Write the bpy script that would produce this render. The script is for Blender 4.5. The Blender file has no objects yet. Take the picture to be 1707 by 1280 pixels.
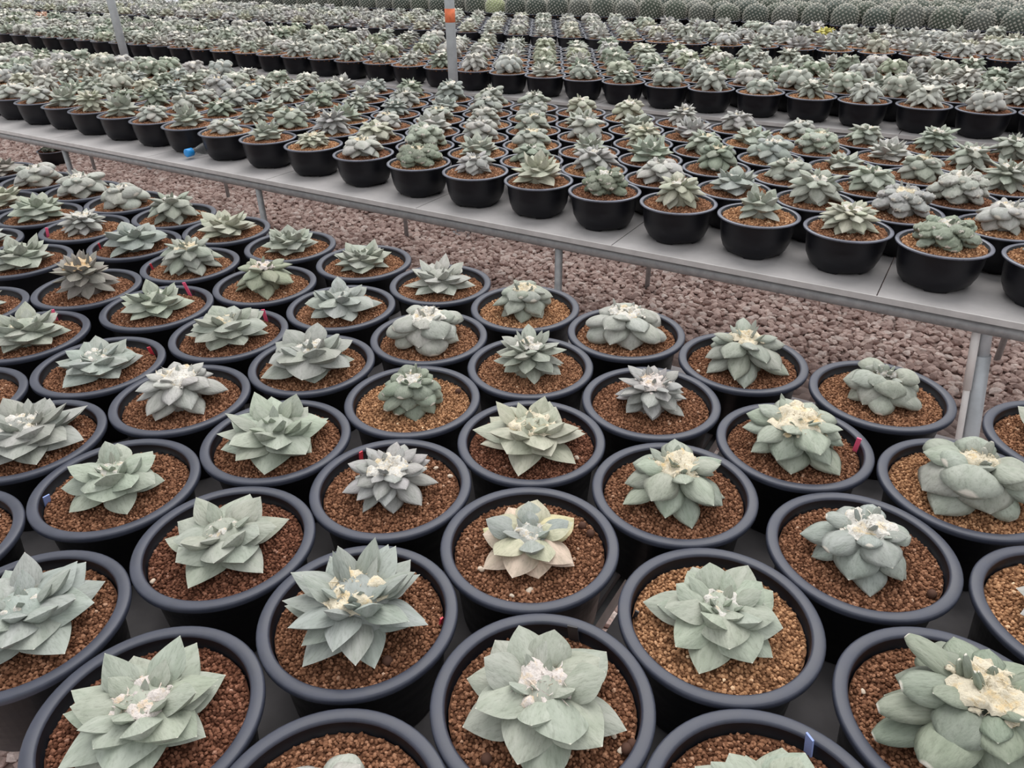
import bpy, math, random
import numpy as np
from mathutils import Vector, Matrix

# ------------------------------------------------------------------ units
# D = rim diameter of one large pot. World x runs along the benches, y across them.
D = 0.23
GROUND = 6.2                      # camera height above the gravel, in D
scene = bpy.context.scene
COL = scene.collection

# ------------------------------------------------------------------ camera
F_PX, PITCH, ROLL = 1238.13, 0.53896, 0.016484
AX = math.radians(-32.0)
S2 = np.array([math.cos(AX), math.sin(AX)]); T2 = np.array([-S2[1], S2[0]])
def to_bench(v):
    return np.array([v[0]*S2[0]+v[1]*S2[1], v[0]*T2[0]+v[1]*T2[1], v[2]])
cp, sp_ = math.cos(PITCH), math.sin(PITCH)
_r = np.array([1, 0, 0.]); _f = np.array([0, cp, -sp_]); _d = np.array([0, -sp_, -cp])
_c, _s = math.cos(ROLL), math.sin(ROLL)
R_RIGHT, R_DOWN, R_FWD = to_bench(_c*_r+_s*_d), to_bench(-_s*_r+_c*_d), to_bench(_f)
CAM = np.array([0, 0, GROUND])
def proj(s, t, z):                # bench coordinates in D -> photo pixel
    q = np.array([s, t, z])-CAM
    zc = q@R_FWD
    return 853.5+F_PX*(q@R_RIGHT)/zc, 640+F_PX*(q@R_DOWN)/zc, zc
cam_data = bpy.data.cameras.new('camera')
cam = bpy.data.objects.new('camera', cam_data); COL.objects.link(cam)
cam_data.sensor_fit = 'HORIZONTAL'; cam_data.sensor_width = 36
cam_data.lens = 36*F_PX/1707; cam_data.clip_start = 0.01; cam_data.clip_end = 200
M = Matrix.Identity(4)
for i in range(3):
    M[i][0], M[i][1], M[i][2] = R_RIGHT[i], -R_DOWN[i], -R_FWD[i]
    M[i][3] = CAM[i]*D
cam.matrix_world = M
scene.camera = cam

# ------------------------------------------------------------------ light: bright overcast sky through a diffusing roof
world = bpy.data.worlds.new('overcast_sky'); scene.world = world
world.use_nodes = True
bg = world.node_tree.nodes['Background']
bg.inputs[0].default_value = (0.965, 0.98, 1.0, 1); bg.inputs[1].default_value = 0.80
sun_d = bpy.data.lights.new('sun', 'SUN'); sun_d.energy = 2.4; sun_d.angle = math.radians(60); sun_d.color = (1, 0.98, 0.95)
sun = bpy.data.objects.new('sun', sun_d); COL.objects.link(sun)
sun.rotation_euler = (math.radians(-30), math.radians(-12), 0)
sun.location = (0, 0, 6)
vs = scene.view_settings
vs.view_transform = 'Standard'; vs.look = 'None'; vs.gamma = 1; vs.use_curve_mapping = False
vs.exposure = 0.14

# ------------------------------------------------------------------ helpers
rng = random.Random(7)
nrg = np.random.default_rng(11)
def tag(o, label=None, cat=None, group=None, kind=None):
    if label: o['label'] = label
    if cat: o['category'] = cat
    if group: o['group'] = group
    if kind: o['kind'] = kind
    return o
def obj(name, mesh, parent=None, loc=None, color=None):
    o = bpy.data.objects.new(name, mesh); COL.objects.link(o)
    if parent: o.parent = parent
    if loc is not None: o.location = loc
    if color is not None: o.color = (*color, 1)
    return o
def empty(name, loc, rz=0):
    o = bpy.data.objects.new(name, None); COL.objects.link(o)
    o.empty_display_size = 0.05; o.location = loc; o.rotation_euler = (0, 0, rz)
    return o
def mesh_of(name, V, Fc, mats=(), mat_idx=None, smooth=True, attrs=None, sharp=None):
    """V (n,3); Fc list of index tuples or array"""
    me = bpy.data.meshes.new(name)
    V = np.asarray(V, dtype=np.float32)
    if isinstance(Fc, np.ndarray):
        k = Fc.shape[1]; tot = np.full(len(Fc), k, dtype=np.int32); flat = Fc.astype(np.int32).ravel()
    else:
        tot = np.array([len(f) for f in Fc], dtype=np.int32); flat = np.array([i for f in Fc for i in f], dtype=np.int32)
    me.vertices.add(len(V)); me.vertices.foreach_set('co', V.ravel())
    me.loops.add(len(flat)); me.loops.foreach_set('vertex_index', flat)
    me.polygons.add(len(tot))
    me.polygons.foreach_set('loop_start', np.concatenate([[0], np.cumsum(tot)[:-1]]).astype(np.int32))
    me.polygons.foreach_set('loop_total', tot)
    for m in mats: me.materials.append(m)
    if mat_idx is not None: me.polygons.foreach_set('material_index', np.asarray(mat_idx, dtype=np.int32))
    me.polygons.foreach_set('use_smooth', np.full(len(tot), smooth))
    for nm, a in (attrs or {}).items():
        a = np.asarray(a, dtype=np.float32)
        if a.ndim == 1:
            at = me.attributes.new(nm, 'FLOAT', 'POINT'); at.data.foreach_set('value', a)
        else:
            at = me.attributes.new(nm, 'FLOAT_COLOR', 'POINT')
            at.data.foreach_set('color', np.concatenate([a, np.ones((len(a), 1), np.float32)], 1).ravel())
    me.update(calc_edges=True); me.validate()
    if sharp:
        ss = set(sharp)
        for e in me.edges:
            a, b = e.vertices
            if (min(a, b), max(a, b)) in ss: e.use_edge_sharp = True
    return me
def lathe(profile, n, mod=None, close_bottom=False):
    V, Fc = [], []
    for j, (r, z) in enumerate(profile):
        for i in range(n):
            a = 2*math.pi*i/n
            rr, zz = (r, z) if mod is None else mod(j, r, z, a)
            V.append((rr*math.cos(a), rr*math.sin(a), zz))
    for j in range(len(profile)-1):
        for i in range(n):
            k = (i+1) % n
            Fc.append((j*n+i, j*n+k, (j+1)*n+k, (j+1)*n+i))
    if close_bottom: Fc.append(tuple(range(n))[::-1])
    return V, Fc
def box(x0, x1, y0, y1, z0, z1):
    V = [(x, y, z) for x in (x0, x1) for y in (y0, y1) for z in (z0, z1)]
    Fc = [(0, 1, 3, 2), (4, 6, 7, 5), (0, 4, 5, 1), (2, 3, 7, 6), (0, 2, 6, 4), (1, 5, 7, 3)]
    return V, Fc
def tube(p, q, r, n=14, r2=None):
    p, q = np.array(p, float), np.array(q, float); d = (q-p)/np.linalg.norm(q-p)
    a = np.cross(d, [0, 0, 1.]) if abs(d[2]) < .9 else np.cross(d, [1., 0, 0]); a /= np.linalg.norm(a); b = np.cross(d, a)
    V = []
    for c, rr in ((p, r), (q, r2 or r)):
        for i in range(n):
            t = 2*math.pi*i/n; V.append(tuple(c+rr*(math.cos(t)*a+math.sin(t)*b)))
    Fc = [(i, (i+1) % n, n+(i+1) % n, n+i) for i in range(n)]+[tuple(range(n))[::-1], tuple(range(n, 2*n))]
    return V, Fc
def join(parts):
    V, Fc, k = [], [], 0
    for v, f in parts:
        V += list(v); Fc += [tuple(i+k for i in q) for q in f]; k += len(v)
    return V, Fc
_p = (1+5**.5)/2
ICO_V = np.array([(-1, _p, 0), (1, _p, 0), (-1, -_p, 0), (1, -_p, 0), (0, -1, _p), (0, 1, _p), (0, -1, -_p), (0, 1, -_p), (_p, 0, -1), (_p, 0, 1), (-_p, 0, -1), (-_p, 0, 1)])/math.hypot(1, _p)
ICO_F = np.array([(0, 11, 5), (0, 5, 1), (0, 1, 7), (0, 7, 10), (0, 10, 11), (1, 5, 9), (5, 11, 4), (11, 10, 2), (10, 7, 6), (7, 1, 8), (3, 9, 4), (3, 4, 2), (3, 2, 6), (3, 6, 8), (3, 8, 9), (4, 9, 5), (2, 4, 11), (6, 2, 10), (8, 6, 7), (9, 8, 1)])
def ico2():
    V = [tuple(v) for v in ICO_V]; Fc = []; mid = {}
    def m(a, b):
        k = (min(a, b), max(a, b))
        if k not in mid:
            p = (np.array(V[a])+np.array(V[b])); p /= np.linalg.norm(p); mid[k] = len(V); V.append(tuple(p))
        return mid[k]
    for a, b, c in ICO_F:
        x, y, z = m(a, b), m(b, c), m(c, a); Fc += [(a, x, z), (b, y, x), (c, z, y), (x, y, z)]
    return np.array(V), np.array(Fc)
IC2_V, IC2_F = ico2()
def rand_rot(n):
    q = nrg.normal(size=(n, 4)); q /= np.linalg.norm(q, axis=1, keepdims=True)
    w, x, y, z = q.T
    return np.stack([1-2*(y*y+z*z), 2*(x*y-z*w), 2*(x*z+y*w), 2*(x*y+z*w), 1-2*(x*x+z*z), 2*(y*z-x*w), 2*(x*z-y*w), 2*(y*z+x*w), 1-2*(x*x+y*y)], 1).reshape(n, 3, 3)
def rocks(P, size, jit=.18, squash=(1, 1, 1)):
    """one rough 20-face stone at each point P, joined"""
    n = len(P); R = rand_rot(n)
    v = ICO_V[None]*(1+nrg.normal(size=(n, 12, 1))*jit)
    v = np.einsum('nij,nkj->nki', R, v*(1+nrg.normal(size=(n, 1, 3))*.15))*np.array(squash)
    v = v*np.asarray(size)[:, None, None]+P[:, None, :]
    f = ICO_F[None]+(np.arange(n)*12)[:, None, None]
    return v.reshape(-1, 3), f.reshape(-1, 3)

# ------------------------------------------------------------------ materials
def mat(name):
    m = bpy.data.materials.new(name); m.use_nodes = True
    nt = m.node_tree; return m, nt, nt.nodes['Principled BSDF']
def N(nt, typ, **kw):
    n = nt.nodes.new(typ)
    for k, v in kw.items(): setattr(n, k, v)
    return n
def L(nt, a, b): nt.links.new(a, b)
def ramp(nt, stops):
    r = N(nt, 'ShaderNodeValToRGB')
    while len(r.color_ramp.elements) < len(stops): r.color_ramp.elements.new(.5)
    for e, (p, c) in zip(r.color_ramp.elements, stops): e.position = p; e.color = (*c, 1)
    return r
def noise(nt, scale, detail=3, rough=.55, coord=None):
    n = N(nt, 'ShaderNodeTexNoise'); n.inputs['Scale'].default_value = scale
    n.inputs['Detail'].default_value = detail; n.inputs['Roughness'].default_value = rough
    if coord is not None: L(nt, coord, n.inputs['Vector'])
    return n
def bump(nt, h, strength, dist, bsdf):
    b = N(nt, 'ShaderNodeBump'); b.inputs['Strength'].default_value = strength; b.inputs['Distance'].default_value = dist
    L(nt, h, b.inputs['Height']); L(nt, b.outputs[0], bsdf.inputs['Normal'])
def simple(name, col, rough=.5, spec=.5, metal=0, var=.15, scale=30, bmp=.1):
    m, nt, b = mat(name)
    tc = N(nt, 'ShaderNodeTexCoord')
    n = noise(nt, scale, 4, .6, tc.outputs['Object'])
    r = ramp(nt, [(.3, tuple(c*(1-var) for c in col)), (.7, tuple(min(1, c*(1+var)) for c in col))])
    L(nt, n.outputs[0], r.inputs[0]); L(nt, r.outputs[0], b.inputs['Base Color'])
    b.inputs['Roughness'].default_value = rough; b.inputs['Specular IOR Level'].default_value = spec; b.inputs['Metallic'].default_value = metal
    if bmp: bump(nt, n.outputs[0], bmp, .002, b)
    return m
MAT = {}
def leaf_mat(name, attr):
    m, nt, b = mat(name)
    tc = N(nt, 'ShaderNodeTexCoord')
    if attr: src = N(nt, 'ShaderNodeAttribute', attribute_name='tint').outputs['Color']
    else: src = N(nt, 'ShaderNodeObjectInfo').outputs['Color']
    mp = N(nt, 'ShaderNodeMapping'); L(nt, tc.outputs['Object'], mp.inputs[0])
    oi = N(nt, 'ShaderNodeObjectInfo')
    ad = N(nt, 'ShaderNodeVectorMath', operation='ADD'); L(nt, mp.outputs[0], ad.inputs[0])
    cmb = N(nt, 'ShaderNodeCombineXYZ')
    ml = N(nt, 'ShaderNodeMath', operation='MULTIPLY'); ml.inputs[1].default_value = 37
    L(nt, oi.outputs['Random'], ml.inputs[0]); L(nt, ml.outputs[0], cmb.inputs[2]); L(nt, cmb.outputs[0], ad.inputs[1])
    if not attr: mp.inputs['Scale'].default_value = (1.2, 3.2, 2)
    n1 = noise(nt, 5.0 if not attr else 90, 6, .62, ad.outputs[0])
    n2 = noise(nt, 1.6 if not attr else 25, 3, .5, ad.outputs[0])
    r1 = ramp(nt, [(.32, (.78, .78, .77)), (.5, (1, 1, 1)), (.68, (1.0, 1.0, 1.0)), (.8, (1.28, 1.28, 1.24))])
    L(nt, n1.outputs[0], r1.inputs[0])
    r2 = ramp(nt, [(.3, (.86, .88, .84)), (.7, (1.12, 1.1, 1.1))]); L(nt, n2.outputs[0], r2.inputs[0])
    m1 = N(nt, 'ShaderNodeMix', data_type='RGBA', blend_type='MULTIPLY'); m1.inputs[0].default_value = 1
    L(nt, src, m1.inputs[6]); L(nt, r1.outputs[0], m1.inputs[7])
    m2 = N(nt, 'ShaderNodeMix', data_type='RGBA', blend_type='MULTIPLY'); m2.inputs[0].default_value = 1
    L(nt, m1.outputs[2], m2.inputs[6]); L(nt, r2.outputs[0], m2.inputs[7])
    a = N(nt, 'ShaderNodeAttribute', attribute_name='wool')
    m3 = N(nt, 'ShaderNodeMix', data_type='RGBA'); m3.inputs[7].default_value = (.78, .73, .64, 1)
    L(nt, a.outputs['Fac'], m3.inputs[0]); L(nt, m2.outputs[2], m3.inputs[6])
    L(nt, m3.outputs[2], b.inputs['Base Color'])
    b.inputs['Roughness'].default_value = .62; b.inputs['Specular IOR Level'].default_value = .28
    bump(nt, n1.outputs[0], .35, .004, b)
    return m
MAT['leaf'] = leaf_mat('cactus_skin', False)
MAT['leaf_far'] = leaf_mat('cactus_skin_far', True)
def wool_mat():
    m, nt, b = mat('cactus_wool')
    tc = N(nt, 'ShaderNodeTexCoord'); oi = N(nt, 'ShaderNodeObjectInfo')
    n = noise(nt, 9, 6, .7, tc.outputs['Object'])
    r = ramp(nt, [(.28, (.66, .60, .52)), (.45, (1, 1, 1)), (.75, (1.05, 1.03, 1.0))]); L(nt, n.outputs[0], r.inputs[0])
    n2 = noise(nt, 2.4, 3, .6, tc.outputs['Object'])
    r2 = ramp(nt, [(.52, (1, 1, 1)), (.72, (1, .84, .58))]); L(nt, n2.outputs[0], r2.inputs[0])
    m1 = N(nt, 'ShaderNodeMix', data_type='RGBA', blend_type='MULTIPLY'); m1.inputs[0].default_value = 1
    L(nt, oi.outputs['Color'], m1.inputs[6]); L(nt, r.outputs[0], m1.inputs[7])
    m2 = N(nt, 'ShaderNodeMix', data_type='RGBA', blend_type='MULTIPLY'); m2.inputs[0].default_value = 1
    L(nt, m1.outputs[2], m2.inputs[6]); L(nt, r2.outputs[0], m2.inputs[7])
    L(nt, m2.outputs[2], b.inputs['Base Color'])
    b.inputs['Roughness'].default_value = .95; b.inputs['Specular IOR Level'].default_value = .05
    bump(nt, n.outputs[0], .8, .006, b)
    return m
MAT['wool'] = wool_mat()
def plastic(name, col, rough, spec):
    m, nt, b = mat(name)
    tc = N(nt, 'ShaderNodeTexCoord')
    mp = N(nt, 'ShaderNodeMapping'); mp.inputs['Scale'].default_value = (1, 1, 3); L(nt, tc.outputs['Object'], mp.inputs[0])
    n = noise(nt, 22, 5, .6, mp.outputs[0])
    r = ramp(nt, [(.35, col), (.62, tuple(c*1.35 for c in col)), (.8, tuple(c*2.3+.006 for c in col))])
    L(nt, n.outputs[0], r.inputs[0]); L(nt, r.outputs[0], b.inputs['Base Color'])
    rr = ramp(nt, [(.3, (rough-.06,)*3), (.75, (rough+.14,)*3)]); L(nt, n.outputs[0], rr.inputs[0]); L(nt, rr.outputs[0], b.inputs['Roughness'])
    b.inputs['Specular IOR Level'].default_value = spec
    return m
MAT['pot'] = plastic('black_plastic', (.006, .006, .0085), .36, .34)
MAT['rim2'] = plastic('bowl_rim_plastic', (.085, .09, .12), .27, .7)  # pale bluish base colour stands in for sky sheen on the flat lips
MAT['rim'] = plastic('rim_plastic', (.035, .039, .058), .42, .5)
def soil_mat():
    m, nt, b = mat('clay_granules')
    oi = N(nt, 'ShaderNodeObjectInfo'); a = N(nt, 'ShaderNodeAttribute', attribute_name='shade')
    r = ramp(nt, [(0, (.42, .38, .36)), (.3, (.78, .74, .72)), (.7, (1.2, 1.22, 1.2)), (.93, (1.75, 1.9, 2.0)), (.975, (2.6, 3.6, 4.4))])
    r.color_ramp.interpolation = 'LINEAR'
    L(nt, a.outputs['Fac'], r.inputs[0])
    m1 = N(nt, 'ShaderNodeMix', data_type='RGBA', blend_type='MULTIPLY'); m1.inputs[0].default_value = 1
    L(nt, oi.outputs['Color'], m1.inputs[6]); L(nt, r.outputs[0], m1.inputs[7])
    L(nt, m1.outputs[2], b.inputs['Base Color'])
    b.inputs['Roughness'].default_value = .9; b.inputs['Specular IOR Level'].default_value = .15
    return m
MAT['soil'] = soil_mat()
def gravel_mat():
    m, nt, b = mat('crushed_lava_gravel')
    tc = N(nt, 'ShaderNodeTexCoord'); a = N(nt, 'ShaderNodeAttribute', attribute_name='shade'); oi = N(nt, 'ShaderNodeObjectInfo')
    ad = N(nt, 'ShaderNodeMath', operation='ADD'); L(nt, a.outputs['Fac'], ad.inputs[0])
    mu = N(nt, 'ShaderNodeMath', operation='MULTIPLY'); mu.inputs[1].default_value = .999
    L(nt, oi.outputs['Alpha'], mu.inputs[0])
    r = ramp(nt, [(0, (.44, .315, .285)), (.4, (.68, .51, .465)), (.75, (.80, .63, .575)), (1, (.90, .78, .73))])
    L(nt, a.outputs['Fac'], r.inputs[0])
    n = noise(nt, 120, 5, .7, tc.outputs['Object'])
    r2 = ramp(nt, [(.3, (.7, .7, .7)), (.7, (1.15, 1.15, 1.15))]); L(nt, n.outputs[0], r2.inputs[0])
    m1 = N(nt, 'ShaderNodeMix', data_type='RGBA', blend_type='MULTIPLY'); m1.inputs[0].default_value = 1
    L(nt, r.outputs[0], m1.inputs[6]); L(nt, r2.outputs[0], m1.inputs[7]); L(nt, m1.outputs[2], b.inputs['Base Color'])
    b.inputs['Roughness'].default_value = .95; b.inputs['Specular IOR Level'].default_value = .1
    bump(nt, n.outputs[0], .5, .004, b)
    return m
MAT['gravel'] = gravel_mat()
def floor_mat():
    m, nt, b = mat('gravel_ground')
    tc = N(nt, 'ShaderNodeTexCoord')
    v = N(nt, 'ShaderNodeTexVoronoi'); v.inputs['Scale'].default_value = 28; L(nt, tc.outputs['Object'], v.inputs['Vector'])
    sx = N(nt, 'ShaderNodeSeparateColor'); L(nt, v.outputs['Color'], sx.inputs[0])
    r = ramp(nt, [(0, (.26, .19, .17)), (.5, (.44, .335, .305)), (1, (.60, .48, .445))]); L(nt, sx.outputs[0], r.inputs[0])
    L(nt, r.outputs[0], b.inputs['Base Color']); b.inputs['Roughness'].default_value = .95
    inv = N(nt, 'ShaderNodeMath', operation='SUBTRACT'); inv.inputs[0].default_value = 1; L(nt, v.outputs['Distance'], inv.inputs[1])
    bump(nt, inv.outputs[0], 1, .03, b)
    return m
MAT['floor'] = floor_mat()
MAT['board'] = simple('cement_board', (.42, .40, .398), .75, .25, 0, .12, 9, .05)
MAT['board_dark'] = simple('dark_board', (.17, .16, .165), .8, .2, 0, .2, 12, .05)  # near bench boards, a darker grey than the cement board
def galv():
    m, nt, b = mat('galvanised_steel')
    tc = N(nt, 'ShaderNodeTexCoord')
    n = noise(nt, 40, 4, .6, tc.outputs['Object']); r = ramp(nt, [(.3, (.27, .275, .28)), (.7, (.40, .40, .405))]); L(nt, n.outputs[0], r.inputs[0])
    n2 = noise(nt, 3.1, 5, .65, tc.outputs['Object']); r2 = ramp(nt, [(.70, (0, 0, 0)), (.76, (1, 1, 1))]); L(nt, n2.outputs[0], r2.inputs[0])
    mx = N(nt, 'ShaderNodeMix', data_type='RGBA'); L(nt, r2.outputs[0], mx.inputs[0]); L(nt, r.outputs[0], mx.inputs[6]); mx.inputs[7].default_value = (.42, .2, .09, 1)
    L(nt, mx.outputs[2], b.inputs['Base Color'])
    b.inputs['Metallic'].default_value = .35; b.inputs['Roughness'].default_value = .45
    return m
MAT['galv'] = galv()
MAT['edge'] = simple('pale_edge_strip', (.56, .54, .53), .5, .4, 0, .1, 25, 0)
MAT['pole'] = simple('grey_pole_paint', (.54, .57, .60), .42, .5, .2, .12, 18, .03)
MAT['orange'] = simple('orange_paint', (.85, .22, .10), .6, .3, 0, .2, 40, .03)
MAT['pvc'] = simple('white_pvc', (.86, .83, .81), .4, .5, 0, .06, 20, 0)
MAT['pink'] = simple('pink_tag', (.95, .14, .28), .5, .4, 0, .08, 20, 0)
MAT['red'] = simple('red_tag', (.60, .05, .08), .5, .4, 0, .08, 20, 0)
MAT['blue'] = simple('blue_tag', (.27, .36, .70), .5, .4, 0, .08, 20, 0)
MAT['black_tag'] = simple('black_tag', (.03, .03, .035), .5, .4, 0, .1, 20, 0)
MAT['pebble'] = simple('clay_pebble', (.095, .048, .034), .85, .2, 0, .2, 90, .2)
MAT['perlite'] = simple('pale_stone', (.72, .60, .48), .9, .2, 0, .15, 120, .3)
MAT['cap'] = simple('blue_cap', (.02, .30, .75), .4, .5, 0, .05, 20, 0)
m, nt, b = mat('clear_plastic'); b.inputs['Base Color'].default_value = (.93, .94, .95, 1); b.inputs['Transmission Weight'].default_value = .9
b.inputs['Roughness'].default_value = .12; b.inputs['IOR'].default_value = 1.2; MAT['clear'] = m
MAT['petal_pink'] = simple('pink_petal', (.75, .22, .25), .6, .2, 0, .2, 60, 0)
MAT['petal_yellow'] = simple('yellow_petal', (.80, .66, .10), .6, .2, 0, .2, 60, 0)
MAT['petal_cream'] = simple('cream_petal', (.80, .55, .36), .6, .2, 0, .2, 60, 0)

# ------------------------------------------------------------------ ground
V, Fc = box(-75*D, 14*D, -6*D, 70*D, -.08, 0)
floor = obj('ground', mesh_of('ground', V, Fc, [MAT['floor']], smooth=False)); tag(floor, 'reddish brown gravel ground under and between the benches', 'ground', kind='structure')
def stone_field(s0, s1, t0, t1, step):
    g = np.stack(np.meshgrid(np.arange(s0, s1, step), np.arange(t0, t1, step*.9)), -1).reshape(-1, 2)
    g = g+nrg.uniform(-.45, .45, g.shape)*step
    return g
gp = np.concatenate([stone_field(-38, 3.2, 11.6, 17.0, .122), stone_field(-4.2, -.2, 4.0, 10.4, .122), stone_field(-7.4, -4.6, -.2, 2.0, .122)])
gz = nrg.uniform(.0, .06, len(gp)); gs = nrg.uniform(.048, .098, len(gp))
P = np.concatenate([gp, gz[:, None]], 1)
px = np.array([proj(*p) for p in P])
vis = (px[:, 0] > 0) & (px[:, 0] < 1707) & (px[:, 1] > 0) & (px[:, 1] < 1280)
strip = vis & (P[:, 1] > 12.6) & (P[:, 1] < 14.6)
score = np.where(strip, gs/px[:, 2], 0)
top = np.argsort(-score)[:300]
rest = np.ones(len(P), bool); rest[top] = False
v, f = rocks(P[rest]*D, gs[rest]*D, .2, (1, 1, .7))
sh = np.repeat(nrg.uniform(0, 1, rest.sum()), 12)
go = obj('gravel', mesh_of('gravel', v, f, [MAT['gravel']], smooth=False, attrs={'shade': sh}), floor); tag(go, 'crushed reddish gravel', kind='stuff')
stone_meshes = []
for k in range(12):
    v, f = rocks(np.zeros((1, 3)), np.array([1.]), .2, (1, 1, .7))
    stone_meshes.append(mesh_of('stone', v, f, [MAT['gravel']], smooth=False, attrs={'shade': np.full(12, (k+.5)/12)}))
for i in top:
    o = obj('stone', rng.choice(stone_meshes), floor, tuple(P[i]*D)); o.scale = (gs[i]*D,)*3; o.rotation_euler = (0, 0, rng.uniform(0, 6.28))

# ------------------------------------------------------------------ benches
def zH(h): return (GROUND-h)*D
def bench(label, s0, s1, t0, t1, h, legs_front, legs_back, seams, board_mat, gap=.012, thick=.06, edge=True):
    top = zH(h)
    root = empty('bench', ((s0+s1)/2*D, (t0+t1)/2*D, 0)); tag(root, label, 'bench', 'plant benches')
    ox, oy = (s0+s1)/2*D, (t0+t1)/2*D
    def add(name, vf, m, smooth=False):
        V = np.array(vf[0])-np.array([ox, oy, 0]); return obj(name, mesh_of(name, V, vf[1], [m], smooth=smooth), root)
    cuts = sorted([s0]+[x for x in seams if s0 < x < s1]+[s1])
    for a, b_ in zip(cuts[:-1], cuts[1:]):
        g = gap/2
        add('board', box((a+g)*D, (b_-g)*D, t0*D, t1*D, top-thick*D, top), board_mat)
    add('front_rail', join([tube((s0*D, (t0+.10)*D, top-(thick+.085)*D), (s1*D, (t0+.10)*D, top-(thick+.085)*D), .075*D, 16)]), MAT['galv'], True)
    if edge: add('edge_strip', box(s0*D, s1*D, (t0-.018)*D, (t0-.002)*D, top-thick*D, top+.006*D), MAT['edge'])
    add('back_rail', tube((s0*D, (t1-.1)*D, top-(thick+.085)*D), (s1*D, (t1-.1)*D, top-(thick+.085)*D), .075*D, 12), MAT['galv'], True)
    for x in np.arange(s0+.5, s1, 3.05):
        add('cross_bar', box((x-.06)*D, (x+.06)*D, (t0+.19)*D, (t1-.19)*D, top-(thick+.15)*D, top-(thick+.01)*D), MAT['galv'])
    zt = top-(thick+.15)*D
    for s, r in legs_front: add('leg', tube((s*D, (t0+.10)*D, 0), (s*D, (t0+.10)*D, zt), r*D, 14), MAT['galv'], True)
    for s, r in legs_back: add('leg', tube((s*D, (t1-.1)*D, 0), (s*D, (t1-.1)*D, zt), r*D, 14), MAT['galv'], True)
    return root, add
def s_at(u, t, z):                # bench s of a pixel column on a line t, z = const
    lo, hi = -70., 20.
    for _ in range(50):
        m_ = (lo+hi)/2
        if proj(m_, t, z)[0] < u: lo = m_
        else: hi = m_
    return (lo+hi)/2
H1, H2, H3, H4, H5 = 3.36, 3.25, 3.10, 3.07, 3.07
B1a = bench('dark board bench at lower left carrying the nearest large pots', -17, -1.215, .64, 5.78, H1, [(-3, .05), (-9, .05), (-15, .05)], [(-3, .05), (-9, .05)], [-14, -11, -8, -4.3], MAT['board_dark'])
B1b = bench('dark board bench at lower right, past the narrow slit between boards', -1.10, 6, .64, 5.78, H1, [(1.5, .05), (5, .05)], [(1.5, .05), (5, .05)], [2], MAT['board_dark'])
seams2 = [-.52-3.04*k for k in range(-2, 11)]
zf = GROUND-H2-.21
lf = [(s_at(u, 8.15, GROUND-H2-.5), .052) for u in (115, 436, 931)]
lb = [(s_at(u, 13.4, .4), .05) for u in (153, 377, 676, 1081, 1672)]
B2, add2 = bench('pale board bench in the middle with galvanised rail, bottle on it', -32, 6, 8.05, 13.5, H2, lf, lb, seams2, MAT['board'])
add2('bracket', box(s_at(764, 8.7, GROUND-H2-.3)*D, s_at(777, 8.7, GROUND-H2-.3)*D, 8.68*D, 8.72*D, zH(H2)-.42*D, zH(H2)-.2*D), MAT['galv'])
bench('pale board bench behind the middle bench, by the orange-banded pole', -64, 8, 15.3, 20.85, H3, [], [], [-3.04*k-1.3 for k in range(-2, 21)], MAT['board'])
bench('far bench of small pointed cacti, in front of the globe cacti', -58, 8, 22.0, 27.7, H4, [], [], [-3.04*k-1.3 for k in range(-2, 19)], MAT['board'])
bench('rearmost bench carrying white-spined globe cacti', -46, 8, 28.85, 34.4, H5, [], [], [-3.04*k-1.3 for k in range(-2, 15)], MAT['board'])
bench('bench behind the globe cacti, carrying flowering cacti', -30, 8, 35.6, 41.2, H5, [], [], [-3.04*k-1.3 for k in range(-2, 10)], MAT['board'])

# poles
def pole(u, v, t, h, r, ztop, label, band=None):
    # foot point of the pole found on the aisle line t
    s = s_at(u, t, GROUND-h)
    root = empty('greenhouse_pole', (s*D, t*D, 0)); tag(root, label, 'pole')
    obj('shaft', mesh_of('shaft', *tube((0, 0, 0), (0, 0, ztop), r*D, 24), [MAT['pole']]), root)
    obj('base_plate', mesh_of('base_plate', *tube((0, 0, 0), (0, 0, .012), r*2*D, 24), [MAT['pole']], smooth=False), root)
    if band: obj('painted_band', mesh_of('painted_band', *tube((0, 0, band[0]), (0, 0, band[1]), r*D*1.02, 24), [MAT['orange']]), root)
    return s
def z_at(v, s, t):
    lo, hi = 0., 14.
    for _ in range(50):
        m_ = (lo+hi)/2
        if proj(s, t, m_)[1] > v: lo = m_
        else: hi = m_
    return (lo+hi)/2
T_P = 14.3
sp = s_at(757, T_P, 3.2)
pole(757, 143, T_P, GROUND-3.2, .108, 12*D, 'grey upright pole with orange painted band, behind the middle bench', (z_at(37, sp, T_P)*D, z_at(14, sp, T_P)*D))
sp = s_at(211, T_P+.2, 3.2)
pole(211, 86, T_P+.2, GROUND-3.2, .115, 12*D, 'plain grey upright pole at upper left, behind the middle bench')
# leaning post with white conduit under the right end of the middle bench
zt = GROUND-H2-.065
TP2, TC2 = 8.36, 8.275
st0 = s_at(1649, TP2, zt)
zb = 0.0
def u_line(u0, v0, u1, v1, v): return u0+(u1-u0)*(v-v0)/(v1-v0)
def foot(u0, v0, u1, v1, t):
    s = st0
    for _ in range(30):
        vv = proj(s, t, zb)[1]; s = s_at(u_line(u0, v0, u1, v1, vv), t, zb)
    return s
pr = empty('support_post', (st0*D, TP2*D, 0)); tag(pr, 'thick grey support post with sleeve under the right of middle bench rail', 'post')
sb = foot(1648, 533, 1620, 716, TP2)
def lerp(z): return st0+(sb-st0)*(zt-z)/zt
def rel(s, t, z): return ((s-st0)*D, (t-TP2)*D, z*D)
zj = z_at(595, lerp(2.5), TP2)
obj('upper_tube', mesh_of('upper_tube', *tube(rel(lerp(zj), TP2, zj), rel(st0, TP2, zt), .062*D, 20), [MAT['pole']]), pr)
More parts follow.
